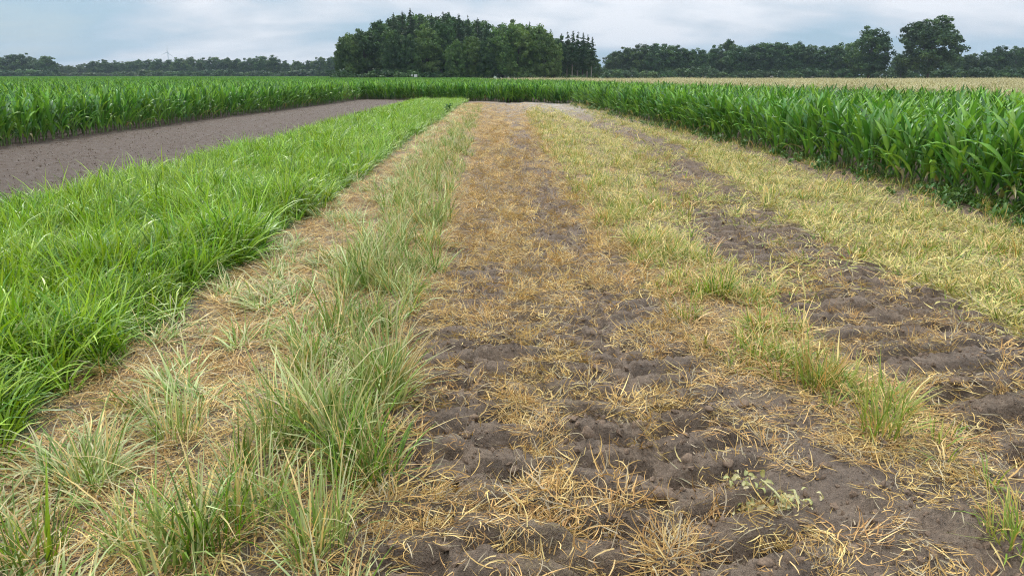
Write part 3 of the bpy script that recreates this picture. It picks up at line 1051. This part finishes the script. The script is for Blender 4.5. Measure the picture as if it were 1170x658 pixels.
def broadleaf(seed, cb=.16, width=.62, nclump=190, leaves=72, gap=0.0, pal=(T1, T2, T3), ovoid=.62):
    """unit-height broadleaved tree -> (wood, crown) meshes; crown made of lobes of leafy clumps carried on limbs"""
    r = np.random.default_rng(seed)
    wood = [tube([(0, 0, -.02), (.004, 0, cb), (.01 * r.normal(), .01 * r.normal(), .45), (.02 * r.normal(), 0, .8)], [.022, .017, .012, .003], 7)]
    parts = []
    lobes = []
    nl = r.integers(5, 8)
    for i in range(nl):
        a = 2 * math.pi * i / nl + r.normal(0, .3)
        zz = r.uniform(cb + .22, .72)
        wr = width * .5 * math.sin(math.pi * min(.93, max(.12, (zz - cb * .5) / (1.05 - cb * .5)))) ** .6
        lobes.append((np.array([math.cos(a) * wr * .62, math.sin(a) * wr * .62, zz]), wr * .62))
    lobes.append((np.array([r.normal(0, .04), r.normal(0, .04), .82]), width * .25))
    lobes.append((np.array([r.normal(0, .05), r.normal(0, .05), .6]), width * .33))
    for i in range(6):
        a = i * 1.05 + r.normal(0, .3)
        lobes.append((np.array([math.cos(a) * width * .32, math.sin(a) * width * .32, cb + r.uniform(.06, .26)]), width * .22))
    for c, rr in lobes:
        wood.append(tube([(0, 0, max(.1, c[2] * .55)), tuple(c * np.array([.5, .5, .85])), tuple(c)], [.011, .007, .002], 5))
    tot = sum(l[1] ** 2 for l in lobes)
    for c, rr in lobes:
        k = max(11, int(nclump * rr ** 2 / tot))
        tone = np.array(pal[r.integers(0, len(pal))]) * r.uniform(.85, 1.15)
        for j in range(k):
            d = r.standard_normal(3)
            d /= np.linalg.norm(d)
            if d[2] < -.3 and r.random() < .5:
                d[2] *= -1
            p = c + d * rr * r.uniform(.55, 1.05) * np.array([1, 1, .85])
            if r.random() < gap:
                continue
            qd = math.sqrt((p[0] ** 2 + p[1] ** 2) / (width * .52) ** 2 + ((p[2] - .5 * (1 + cb)) / (.52 - .5 * cb)) ** 2)
            if qd > 1:                       # no clump may float off the crown
                p = np.array([0, 0, .5 * (1 + cb)]) + (p - np.array([0, 0, .5 * (1 + cb)])) / qd
            p[2] = max(p[2], cb * .7)
            cr = r.uniform(.045, .085)
            parts.append(leaf_cloud(r, p, cr, int(leaves * r.uniform(.6, 1.2)), .030, tone * r.uniform(.8, 1.25)))
    ph = r.uniform(0, 50)
    zc0, rz0 = .5 * (cb + 1.0), .5 * (1.0 - cb)
    for j in range(int(nclump * ovoid)):
        d = r.standard_normal(3)
        d /= np.linalg.norm(d)
        az_ = math.atan2(d[1], d[0])
        lump = 1 + .16 * math.sin(3 * az_ + ph + 4 * d[2]) + .10 * math.sin(5 * d[2] + 2 * az_ + 2 * ph)
        if r.random() < gap:
            continue
        f = lump * r.uniform(.7, 1.0)
        p = np.array([d[0] * width * .48 * f, d[1] * width * .48 * f, zc0 + d[2] * rz0 * .94 * f])
        parts.append(leaf_cloud(r, p, r.uniform(.045, .08), int(leaves * r.uniform(.6, 1.2)), .030, np.array(pal[r.integers(0, len(pal))]) * r.uniform(.8, 1.25)))
    w, m = merge(wood), merge(parts)
    m[0][:, 2] *= 1.0 / np.percentile(m[0][:, 2], 99.7)
    return (mesh_np('trunk', w[0], w[1], None, M_BARK), mesh_np('crown', m[0], m[1], None, M_TREE, m[3], smooth=False))


S1, S2 = (0.040, 0.082, 0.034), (0.058, 0.10, 0.04)


def spruce(seed, cb=.12, width=.30, ragged=.25):
    r = np.random.default_rng(seed)
    wood = [tube([(0, 0, -.02), (0, 0, .5), (0, 0, .99)], [.015, .010, .0015], 6)]
    parts = []
    z = cb
    while z < .985:
        f = (z - cb) / (1 - cb)
        L = width * .5 * ((1 - f) ** .85 * .985 + .015) * min(1, .55 + f * 3)
        nb = int(4 + 4 * (1 - f))
        for i in range(nb):
            if r.random() < ragged * .6:
                continue
            a = r.uniform(0, 6.28)
            l = L * r.uniform(.55, 1.25)
            dz = -.25 * l + r.normal(0, .006)
            tip = np.array([math.cos(a) * l, math.sin(a) * l, z + dz])
            if i < 2 and l > .05:
                wood.append(tube([(0, 0, z), tuple(tip)], [.003, .0008], 3))
            m = max(2, int(l * 130))
            tone = np.array((S1, S2)[r.integers(0, 2)]) * r.uniform(.8, 1.3)
            for j in range(m):
                g = (j + .6) / m
                c = np.array([0, 0, z]) * (1 - g) + tip * g
                parts.append(leaf_cloud(r, c + r.normal(0, .004, 3), .004 + .024 * (1 - f) ** .7, 6, .009 + .015 * (1 - f) ** .5, tone, (1, 1, .7)))
        z += r.uniform(.013, .024)
    parts.append(leaf_cloud(r, (0, 0, .985), .004, 10, .010, S1, (.6, .6, 3)))
    w, m = merge(wood), merge(parts)
    return (mesh_np('trunk', w[0], w[1], None, M_BARKP if seed % 2 else M_BARK), mesh_np('crown', m[0], m[1], None, M_TREE, m[3], smooth=False))


BR = [broadleaf(900 + i, cb=[.06, .10, .08, .12, .05, .09, .07, .10][i], width=[.62, .7, .58, .52, .78, .66, .6, .74][i]) for i in range(8)]
OPEN = broadleaf(950, cb=.16, width=.78, nclump=230, leaves=75, gap=.16, ovoid=.4)
TL = ((0.10, 0.175, 0.04), (0.075, 0.14, 0.035), (0.12, 0.19, 0.05))
BRL = [broadleaf(940 + i, cb=[.10, .14, .08][i], width=[.7, .62, .76][i], pal=TL) for i in range(3)]
LIGHT = [broadleaf(960 + i, cb=.1, width=.8, nclump=90, leaves=70, pal=((.07, .11, .04), (.085, .125, .05))) for i in range(2)]
SP = [spruce(980 + i, cb=[.10, .2, .3, .36, .16, .4][i], width=[.40, .36, .36, .36, .42, .34][i], ragged=[.2, .35, .45, .5, .3, .6][i]) for i in range(6)]


def rise(top, d):
    """height in metres of something d metres off whose tip is seen at photo row top"""
    k = 86.7 - top
    return k * math.cos(PITCH) ** 2 * d / (FOC + k * math.cos(PITCH) * math.sin(PITCH)) + H


def side(px, d, h):
    return (px - 585) / FOC * (d * math.cos(PITCH) - (h * .5 - H) * math.sin(PITCH))


def tree(name, pair, px, top, d, wide, label, cat='tree', group=None):
    """px, top: photo pixel of the tree's tip; d: its distance, which fixes its height in metres"""
    h = rise(top, d)
    e = empty(name, (side(px, d, h), d, 0))
    e.scale = (h * wide, h * wide, h)
    e.rotation_euler = (0, 0, RNG.uniform(0, 6.28))
    tag(e, label, cat, group)
    put(bpy.data.objects.new('trunk', pair[0]), e)
    put(bpy.data.objects.new('crown', pair[1]), e)
    return e


# the copse in the middle: front row of broadleaved trees
front = [(390, 52, 167, .62, 3), (401, 40, 168, .8, 8), (416, 35, 170, 1.0, 1), (434, 26, 172, .95, 6), (449, 36, 163, .8, 0), (468, 42, 161, .8, 2), (487, 33, 164, .9, 9),
         (505, 27, 167, .75, 5), (521, 48, 160, .8, 8), (540, 42, 162, .9, 10), (556, 46, 160, .8, 2), (574, 32, 162, .9, 9), (592, 28, 163, 1.0, 10), (610, 31, 164, .95, 8),
         (623, 38, 161, .8, 9), (633, 50, 165, .6, 10)]
for i, (px, tp, d, w, v) in enumerate(front):
    tree('broadleaf_tree', BR[v] if v < 8 else BRL[v - 8], px, tp, d, w, f'broadleaved tree in the central copse, {ORD[i]} from its left end along the front', group='front trees of the copse')
# spruces whose tips stand out above it
tips = [(451, 14, 174), (461, 12, 180), (470, 9, 172), (480, 15, 184), (494, 15, 180), (507, 13, 176), (525, 15, 174), (535, 17, 178), (546, 20, 176), (556, 26, 172), (577, 29, 184),
        (597, 27, 184), (605, 24, 176), (616, 28, 178), (629, 33, 174)]
for i, (px, tp, d) in enumerate(tips):
    tree('spruce_tree', SP[[0, 4, 1, 5, 0, 2, 4, 3, 1, 0, 5, 4, 1, 2, 3][i]], px, tp, d, [1.2, 1.0, 1.35, .8, 1.1, 1.3, 1.15, .9, 1.2, 1.0, .8, 1.0, .85, 1.1, .9][i], f'dark spruce in the copse, {ORD[i]} spruce tip from the left above the broadleaved crowns', group='spruces in the copse')
# bare-trunked spruces at the right end
for i, (px, tp, d) in enumerate([(641, 38, 170), (648, 36, 172), (654, 35, 168), (660, 36, 174), (666, 37, 169), (671, 39, 172), (676, 42, 166)]):
    tree('bare_trunk_spruce', SP[[2, 3, 5, 3, 2, 3, 5][i]], px, tp, d, 1.05, f'thin spruce with bare trunk, {ORD[i]} from the left in the right-hand end of the copse', group='bare-trunked spruces at the right end of the copse')
for i in range(9):
    tree('broadleaf_tree', BR[(i * 3 + 1) % 8], 636 + i * 5, 56 + (i % 3) * 4, 184 + (i * 7) % 12, .9, 'small dark tree behind the bare-trunked spruces at the right end of the copse', group='small trees behind the bare-trunked spruces')
# trees filling the copse behind
for i in range(26):
    px = 400 + i * 9.2 + RNG.normal(0, 3)
    tp = np.interp(px, [395, 430, 450, 500, 550, 600, 640], [48, 33, 22, 16, 27, 31, 42]) + RNG.uniform(-2, 7)
    tree('broadleaf_tree', BR[i % 8] if i % 3 else BRL[i % 2], px, tp, 186 + RNG.uniform(0, 26), 1.0, 'dark tree deep inside the central copse, mostly hidden by the front trees', group='trees deep inside the copse')

# tree line on the right
right = [(703, 60, 292, .9, 4), (717, 55, 290, 1.05, 1), (733, 52, 288, 1.1, 4), (750, 51, 286, 1.1, 7), (767, 53, 288, 1.1, 0), (783, 57, 290, 1.1, 5), (798, 57, 286, 1.0, 2), (815, 53, 300, .7, 3),
         (831, 47, 296, .8, 6), (846, 53, 284, 1.1, 1), (861, 53, 282, 1.1, 4), (876, 50, 280, 1.1, 0), (892, 50, 278, 1.1, 7), (907, 50, 280, 1.0, 5), (922, 53, 278, 1.1, 2), (938, 54, 276, 1.1, 1), (954, 53, 274, 1.1, 4), (969, 50, 268, 1.1, 0)]
for i, (px, tp, d, w, v) in enumerate(right):
    tree('broadleaf_tree', BR[v], px, tp, d, w * 1.25, f'round-crowned tree in the right-hand tree line, {ORD[i]} from its left end', group='trees of the right-hand tree line')
tree('large_oak', BR[1], 995, 33, 235, 1.15, 'large dense oak standing taller than the right-hand tree line', 'tree')
tree('large_oak', OPEN, 1064, 21, 225, 1.2, 'tallest oak at right with airy crown and sky showing through', 'tree')
for i, (px, tp, d, w, v) in enumerate([(1030, 60, 240, .8, 3), (1092, 62, 255, .9, 6), (1108, 62, 262, .9, 5), (1124, 60, 262, .9, 2), (1141, 54, 258, 1.1, 4), (1160, 54, 262, 1.0, 1), (1176, 56, 262, 1.0, 0), (1195, 55, 262, 1.0, 7), (1216, 56, 262, 1.1, 4), (1238, 54, 262, 1.1, 1), (1260, 57, 262, 1.1, 0), (1284, 55, 262, 1.1, 6), (1308, 56, 262, 1.1, 4), (1332, 55, 262, 1.1, 7)]):
    tree('broadleaf_tree', BR[v] if v != 5 else OPEN, px, tp, d, w, f'low round tree beside the tallest oak at right, {ORD[i]} from the left', group='low trees at the far right')
for i in range(24):
    px = 705 + i * 21 + RNG.normal(0, 4)
    tree('broadleaf_tree', BR[(i * 3) % 8], px, 60 + RNG.uniform(0, 6), 310 + RNG.uniform(0, 25), 1.2, 'dark tree behind the right-hand tree line, hardly showing', group='trees behind the right-hand line')
for i, px in enumerate([684, 692]):
    tree('broadleaf_tree', BR[i], px, 76, 520, 1.3, 'small far tree in the gap right of the copse', group='far trees in the gap right of the copse')

# far tree line on the left
left = [(-14, 65, 430), (0, 66, 430), (12, 64, 425), (25, 62, 420), (34, 66, 430), (43, 68, 420), (54, 65, 415), (68, 73, 500), (80, 75, 500), (90, 74, 510), (98, 73, 520), (109, 70, 510), (121, 69, 500), (133, 70, 505), (146, 71, 500), (158, 69, 490), (170, 69, 490), (182, 68, 480), (194, 69, 480),
        (207, 67, 470), (219, 66, 470), (232, 67, 465), (246, 66, 460), (259, 67, 455), (272, 68, 455), (285, 67, 450)]
for i, (px, tp, d) in enumerate(left):
    pr = LIGHT[i % 2] if px in (43, 68, 80, 90, 98) else BR[(i * 5 + 2) % 8]
    tree('broadleaf_tree', pr, px, tp, d, 1.4, f'hazy tree in the far left tree line, {ORD[i]} from the left edge', group='trees of the far left tree line')
for i, (px, tp, d) in enumerate([(299, 65, 440), (312, 64, 435), (326, 70, 440), (340, 70, 430), (353, 70, 425), (366, 66, 410), (379, 66, 400), (391, 70, 400)]):
    tree('broadleaf_tree', BR[(i * 3) % 8], px, tp, d, 1.15, f'hazy tree in the far line just left of the copse, {ORD[i]} from the left', group='far trees just left of the copse')
for i in range(30):
    px = -20 + i * 14 + RNG.normal(0, 4)
    tree('broadleaf_tree', BR[(i * 3) % 8], px, (76 if 62 < px < 98 else 72) + RNG.uniform(0, 3), 540 + RNG.uniform(0, 30), 1.4, 'far tree behind the left tree line, only its crown top showing', group='trees behind the far left line')


# bushes under the trees
def bush(seed, pal):
    r = np.random.default_rng(seed)
    parts, wood = [], []
    for i in range(26):
        a, rr = r.uniform(0, 6.28), .55 * math.sqrt(r.random())
        c = np.array([math.cos(a) * rr, math.sin(a) * rr, r.uniform(.1, .8) * (1 - rr * .5)])
        parts.append(leaf_cloud(r, c, .2, 60, .085, np.array(pal[i % len(pal)]) * r.uniform(.8, 1.2)))
        if i % 4 == 0:
            wood.append(tube([(0, 0, -.02), tuple(c)], [.03, .008], 4))
    w, m = merge(wood), merge(parts)
    return mesh_np('stem', w[0], w[1], None, M_BARK), mesh_np('foliage', m[0], m[1], None, M_TREE, m[3], smooth=False)


BU = [bush(40 + i, pal) for i, pal in enumerate([(T1, T3), (T2, T1), ((.075, .11, .04), (.09, .13, .055)), (T3, (.07, .12, .035))])]


def put_bush(px, top, d, wide, v, label, group):
    h = rise(top, d)
    e = empty('bush', (side(px, d, h), d, 0))
    e.scale = (h * wide, h * wide, h)
    e.rotation_euler = (0, 0, RNG.uniform(0, 6.28))
    tag(e, label, 'bush', group)
    put(bpy.data.objects.new('stem', BU[v][0]), e)
    put(bpy.data.objects.new('foliage', BU[v][1]), e)


for i in range(26):
    px = 396 + i * 11 + RNG.normal(0, 3)
    put_bush(px, RNG.uniform(72, 80) if px < 520 else RNG.uniform(80, 86), 158 + RNG.uniform(-2, 3) + 22 * (i % 3 == 2), RNG.uniform(.9, 1.5), [1, 1, 0, 3][i % 4] if px < 520 else [0, 3, 2, 3][i % 4],
             f'bush at the foot of the central copse, {ORD[i]} from the left', 'bushes along the copse edge')
for i in range(25):
    px = 702 + i * 20 + RNG.normal(0, 3)
    put_bush(px, RNG.uniform(70, 78), 264 - max(0, px - 960) * .2 + RNG.uniform(-3, 3), RNG.uniform(1.0, 1.6), i % 2, f'dark bush at the foot of the right-hand tree line, {ORD[i]} from the left', 'bushes under the right-hand tree line')
for i in range(9):
    put_bush(64 + i * 12, RNG.uniform(79, 83), 420, RNG.uniform(1.2, 1.8), 2 if i % 3 else 3, f'pale green bush in front of the far left trees, {ORD[i]} from the left', 'pale bushes before the far left trees')
for i in range(20):
    put_bush(-10 + i * 20.5 if i < 4 else 170 + (i - 4) * 14, RNG.uniform(73, 79), 405, RNG.uniform(1.1, 1.6), i % 2, f'hazy dark bush under the far left tree line, {ORD[i]} from the left', 'bushes under the far left tree line')

# ------------------------------------------------------------------ small things
def box(cx_, cy_b, cz, sx, sy, sz):
    v = np.array([[x, y, z] for x in (-1, 1) for y in (-1, 1) for z in (-1, 1)], float) * np.array([sx, sy, sz]) / 2 + np.array([cx_, cy_b, cz])
    q = np.array([[0, 1, 3, 2], [4, 6, 7, 5], [0, 4, 5, 1], [2, 3, 7, 6], [0, 2, 6, 4], [1, 5, 7, 3]])
    return v, q, None, np.zeros((8, 3))


def obj(name, parts, mat, parent=None, smooth=False):
    v, q, t, c = merge(parts) if isinstance(parts, list) else parts
    return put(bpy.data.objects.new(name, mesh_np(name, v, q, t, mat, None, smooth)), parent)


# white board on two posts before the copse, and a lone post left of it
bx = side(475, 150, 2)
e = empty('notice_board', (bx, 150, 0))
tag(e, 'tiny white board on two posts in front of the dark copse', 'board')
obj('board', box(0, 0, 1.62, .62, .05, .52), M_WHITE, e)
for s in (-.27, .27):
    obj('post', box(s, .06, .95, .09, .06, 1.9), M_WOOD, e)
pe = empty('marker_post', (bx - .72, 150.2, 0))
tag(pe, 'tiny pale topped wooden post just left of the white board', 'post')
obj('post', box(0, 0, .8, .1, .1, 1.6), M_WOOD, pe)
obj('cap', box(0, 0, 1.73, .3, .12, .26), M_WHITE, pe)

# wind turbine on the horizon
d = 2000.0
hub = rise(60.2, d)
wx = side(191.5, d, hub * 2)
e = empty('wind_turbine', (wx, d, 0))
tag(e, 'faint distant wind turbine above the far left trees', 'wind turbine')
obj('tower', tube([(0, 0, -1), (0, 0, hub * .5), (0, 0, hub)], [1.9, 1.5, 1.0], 12), M_STEEL, e, True)
nac = obj('nacelle', box(0, .8, hub, 2.4, 6.5, 2.4), M_STEEL, e)
obj('hub', tube([(0, -2.5, hub), (0, -3.6, hub), (0, -4.2, hub)], [1.3, 1.1, .2], 10), M_STEEL, e, True)
for k in range(3):
    a = math.radians(8 + 120 * k)
    L = 19.0
    dx, dz = math.sin(a), math.cos(a)
    pts, q = [], []
    for s, w in ((0, .5), (.15, 1.0), (.5, .75), (1, .18)):
        for sg, th in ((-1, .12), (1, .12)):
            for yy in (-1, 1):
                pts.append((dx * L * s + sg * w * dz, -3.2 + yy * th * (1.2 - s), hub + dz * L * s - sg * w * dx))
    for i in range(3):
        b0, b1 = i * 4, i * 4 + 4
        q += [[b0, b0 + 2, b1 + 2, b1], [b0 + 1, b1 + 1, b1 + 3, b0 + 3], [b0, b1, b1 + 1, b0 + 1], [b0 + 2, b0 + 3, b1 + 3, b1 + 2]]
    q += [[12, 14, 15, 13]]
    obj('blade', (np.array(pts, float), np.array(q), None, np.zeros((16, 3))), M_STEEL, e)


# grass tussocks that stand out in the foreground
def tussock(px, py, kind, s, label):
    x_, y_ = px2g(px, py)
    r = np.random.default_rng(int(px * 7 + py))
    pal, tipc = {'pale': ([(4, PG1), (3, PG3), (3, PG2), (2, STR3)], PALE_STRAW), 'green': ([(4, G1), (4, (.11, .2, .03)), (2, PG2), (1, STR3)], STR3),
                 'yellow': ([(4, YG1), (3, YG2), (2, STR1)], STR1)}[kind]
    v, q, t, c = merge([blades(r, 90, .40 * s, .28, .0072, .10, .22, .2, .8, .5, pal, tip=tipc, tipp=.35, segs=5),
                        blades(r, 40, .27 * s, .3, .0062, .12, .8, .35, 1.0, .6, pal[:2] + [(5, STR1), (4, STR3)], segs=4)])
    o = put(bpy.data.objects.new('grass_tussock', mesh_np('grass_tussock', v, q, t, M_PALE, c)))
    o.location = (x_, y_, float(hgt(np.array([x_]), np.array([y_]))[0]) - .01)
    tag(o, label, 'grass tussock', 'tussocks standing out in the foreground')


for a in [(405, 560, 'green', .95, 'darker green tussock at the near end of the bleached ridge, beside the rut'),
          (330, 530, 'pale', 1.0, 'big bleached blue-green tussock left of the darker green one on the ridge'),
          (440, 455, 'pale', 1.0, 'tall bleached tussock on the right flank of the ridge'),
          (250, 640, 'green', .9, 'green tussock at the bottom edge of the photo, left of the ridge'),
          (110, 560, 'pale', .75, 'bleached tussock surrounded by dead grass in the lower left'),
          (45, 655, 'green', .7, 'green tussock in the bottom left corner of the photo'),
          (205, 505, 'pale', .65, 'small bleached tussock near the edge of the green grass strip'),
          (1005, 510, 'yellow', .75, 'olive green tussock at the near end of the middle grass ridge'),
          (930, 455, 'yellow', .65, 'olive green tussock halfway along the near middle ridge'),
          (820, 345, 'green', .55, 'greenest tussock on the middle ridge beside the right-hand rut'),
          (365, 640, 'pale', .85, 'bleached tussock at the bottom edge of the photo, near end of the ridge'),
          (300, 610, 'pale', .8, 'bleached tussock just left of the darker green one, lower in the photo'),
          (160, 630, 'pale', .7, 'bleached tussock at the bottom between the two green tussocks'),
          (1160, 640, 'yellow', .42, 'small olive tussock in the bottom right corner of the photo')]:
    tussock(*a)

# withered broadleaf weed lying in the foreground
x_, y_ = px2g(890, 590)
z_ = float(hgt(np.array([x_]), np.array([y_]))[0])
e = empty('withered_weed', (x_, y_, z_ + .012))
tag(e, 'withered pale weed with curled leaves lying on the soil in the foreground', 'weed')
r = np.random.default_rng(12)
for k, (ax, ay, bx_, by_) in enumerate([(.01, -.06, -.04, .12), (.015, -.055, .03, .10), (.06, -.03, .07, .11)]):
    zz_ = [float(hgt(np.array([x_ + q0]), np.array([y_ + q1]))[0]) - z_ for q0, q1 in ((ax, ay), ((ax + bx_) / 2, (ay + by_) / 2), (bx_, by_))]
    obj('stem', tube([(ax, ay, .01 + zz_[0]), ((ax + bx_) / 2, (ay + by_) / 2, .03 + max(zz_)), (bx_, by_, .03 + zz_[2])], [.006, .005, .0025], 6), plain_mat('withered_stem', (.45, .42, .2), .7, .2, 20), e, True)
wl = []
for i in range(5):
    v, q, t, c = maize_leaf(np.random.default_rng(60 + i), .045, .022, 0, .9, 1.6 + .3 * i, 0, 5, (.55, .52, .24) if i % 2 else (.36, .38, .13))
    wl.append(mesh_np('withered_leaf', v, q, t, M_WEED, c))
for k in range(110):
    o = put(bpy.data.objects.new('leaf', wl[k % 5]), e)
    lx, ly = r.normal(-.03, .075), r.normal(.05, .055)
    o.location = (lx, ly, float(hgt(np.array([x_ + lx]), np.array([y_ + ly]))[0]) - z_ + .012 + .02 * r.random())
    o.rotation_euler = (r.normal(0, .5), r.normal(0, .5), r.uniform(0, 6.28))
    o.scale = (r.uniform(.55, 1.0),) * 3


# broadleaved weeds: three dark ones in the green strip, low ones along the right maize
def weed_mesh(seed, n=26, L=.16, pal=((.045, .12, .025), (.06, .15, .03))):
    rr = np.random.default_rng(seed)
    parts = []
    for i in range(n):
        v, q, t, c = maize_leaf(rr, L * rr.uniform(.6, 1.2), L * .42, rr.uniform(0, 6.28), rr.uniform(.3, 1.2), rr.uniform(.4, 1.3), L * rr.uniform(0, 1.6), 4, pal[i % len(pal)])
        parts.append((v + np.r_[rr.normal(0, L * .35, 2), 0], q, t, c))
    return merge(parts)


for i, (px, py, s, lb) in enumerate([(512, 129, 1.9, 'dark leafy weed at the far right corner of the green grass strip'), (456, 127, 1.5, 'dark leafy weed in the far end of the green grass strip'),
                                     (409, 138, 1.4, 'dark leafy weed at the soil side of the far green strip')]):
    v, q, t, c = weed_mesh(33 + i)
    x_, y_ = px2g(px, py)
    o = put(bpy.data.objects.new('broadleaf_weed', mesh_np('broadleaf_weed', v * s * np.array([.8, .8, .45]), q, t, M_WEED, c)))
    o.location = (x_, y_, .12)
    tag(o, lb, 'weed')
c_weed = sources('edge_weed', [mesh_np(f'edge_weed_{i:02d}', *(lambda m: (m[0], m[1], m[2], M_WEED, m[3]))(weed_mesh(80 + i, 16, .07, ((.07, .16, .03), (.1, .2, .035))))) for i in range(5)])
xy = region(RNG, 3, 8, 3, 47, 70, .3, 9)
x, y = xy.T
k = np.exp(-((x - e_cornR(y) + .05) / .38) ** 2) * sstep(-.15, .25, fbm(x, y, .9, 3, 81))
place('edge_weeds', c_weed, 5, xy, k, .6, 1.5, 'low green weeds along the foot of the right maize', 'weeds')
xy = region(RNG, 3, 8, 3, 47, 60, .3, 9)
x, y = xy.T
k = np.exp(-((x - e_cornR(y) + .15) / .4) ** 2) * .5
place('edge_grass', c_yg, NV, xy, k, .6, 1.1, 'thin grass along the foot of the right maize', 'grass')

# ------------------------------------------------------------------ haze in the air
hv, hq, _, _ = box(0, 1290, 50, 5300, 2720, 104)
m, nt = new_mat('haze_air')
pv = N(nt, 'ShaderNodeVolumePrincipled', ins={'Density': 0.00018, 'Color': (0.74, 0.88, 1.0, 1), 'Anisotropy': 0.0})
out = N(nt, 'ShaderNodeOutputMaterial')
nt.links.new(pv.outputs[0], out.inputs['Volume'])
hz = put(bpy.data.objects.new('haze', mesh_np('haze', hv, hq, None, m, None, False)))
tag(hz, 'thin pale haze in the air over the fields', 'haze', kind='stuff')
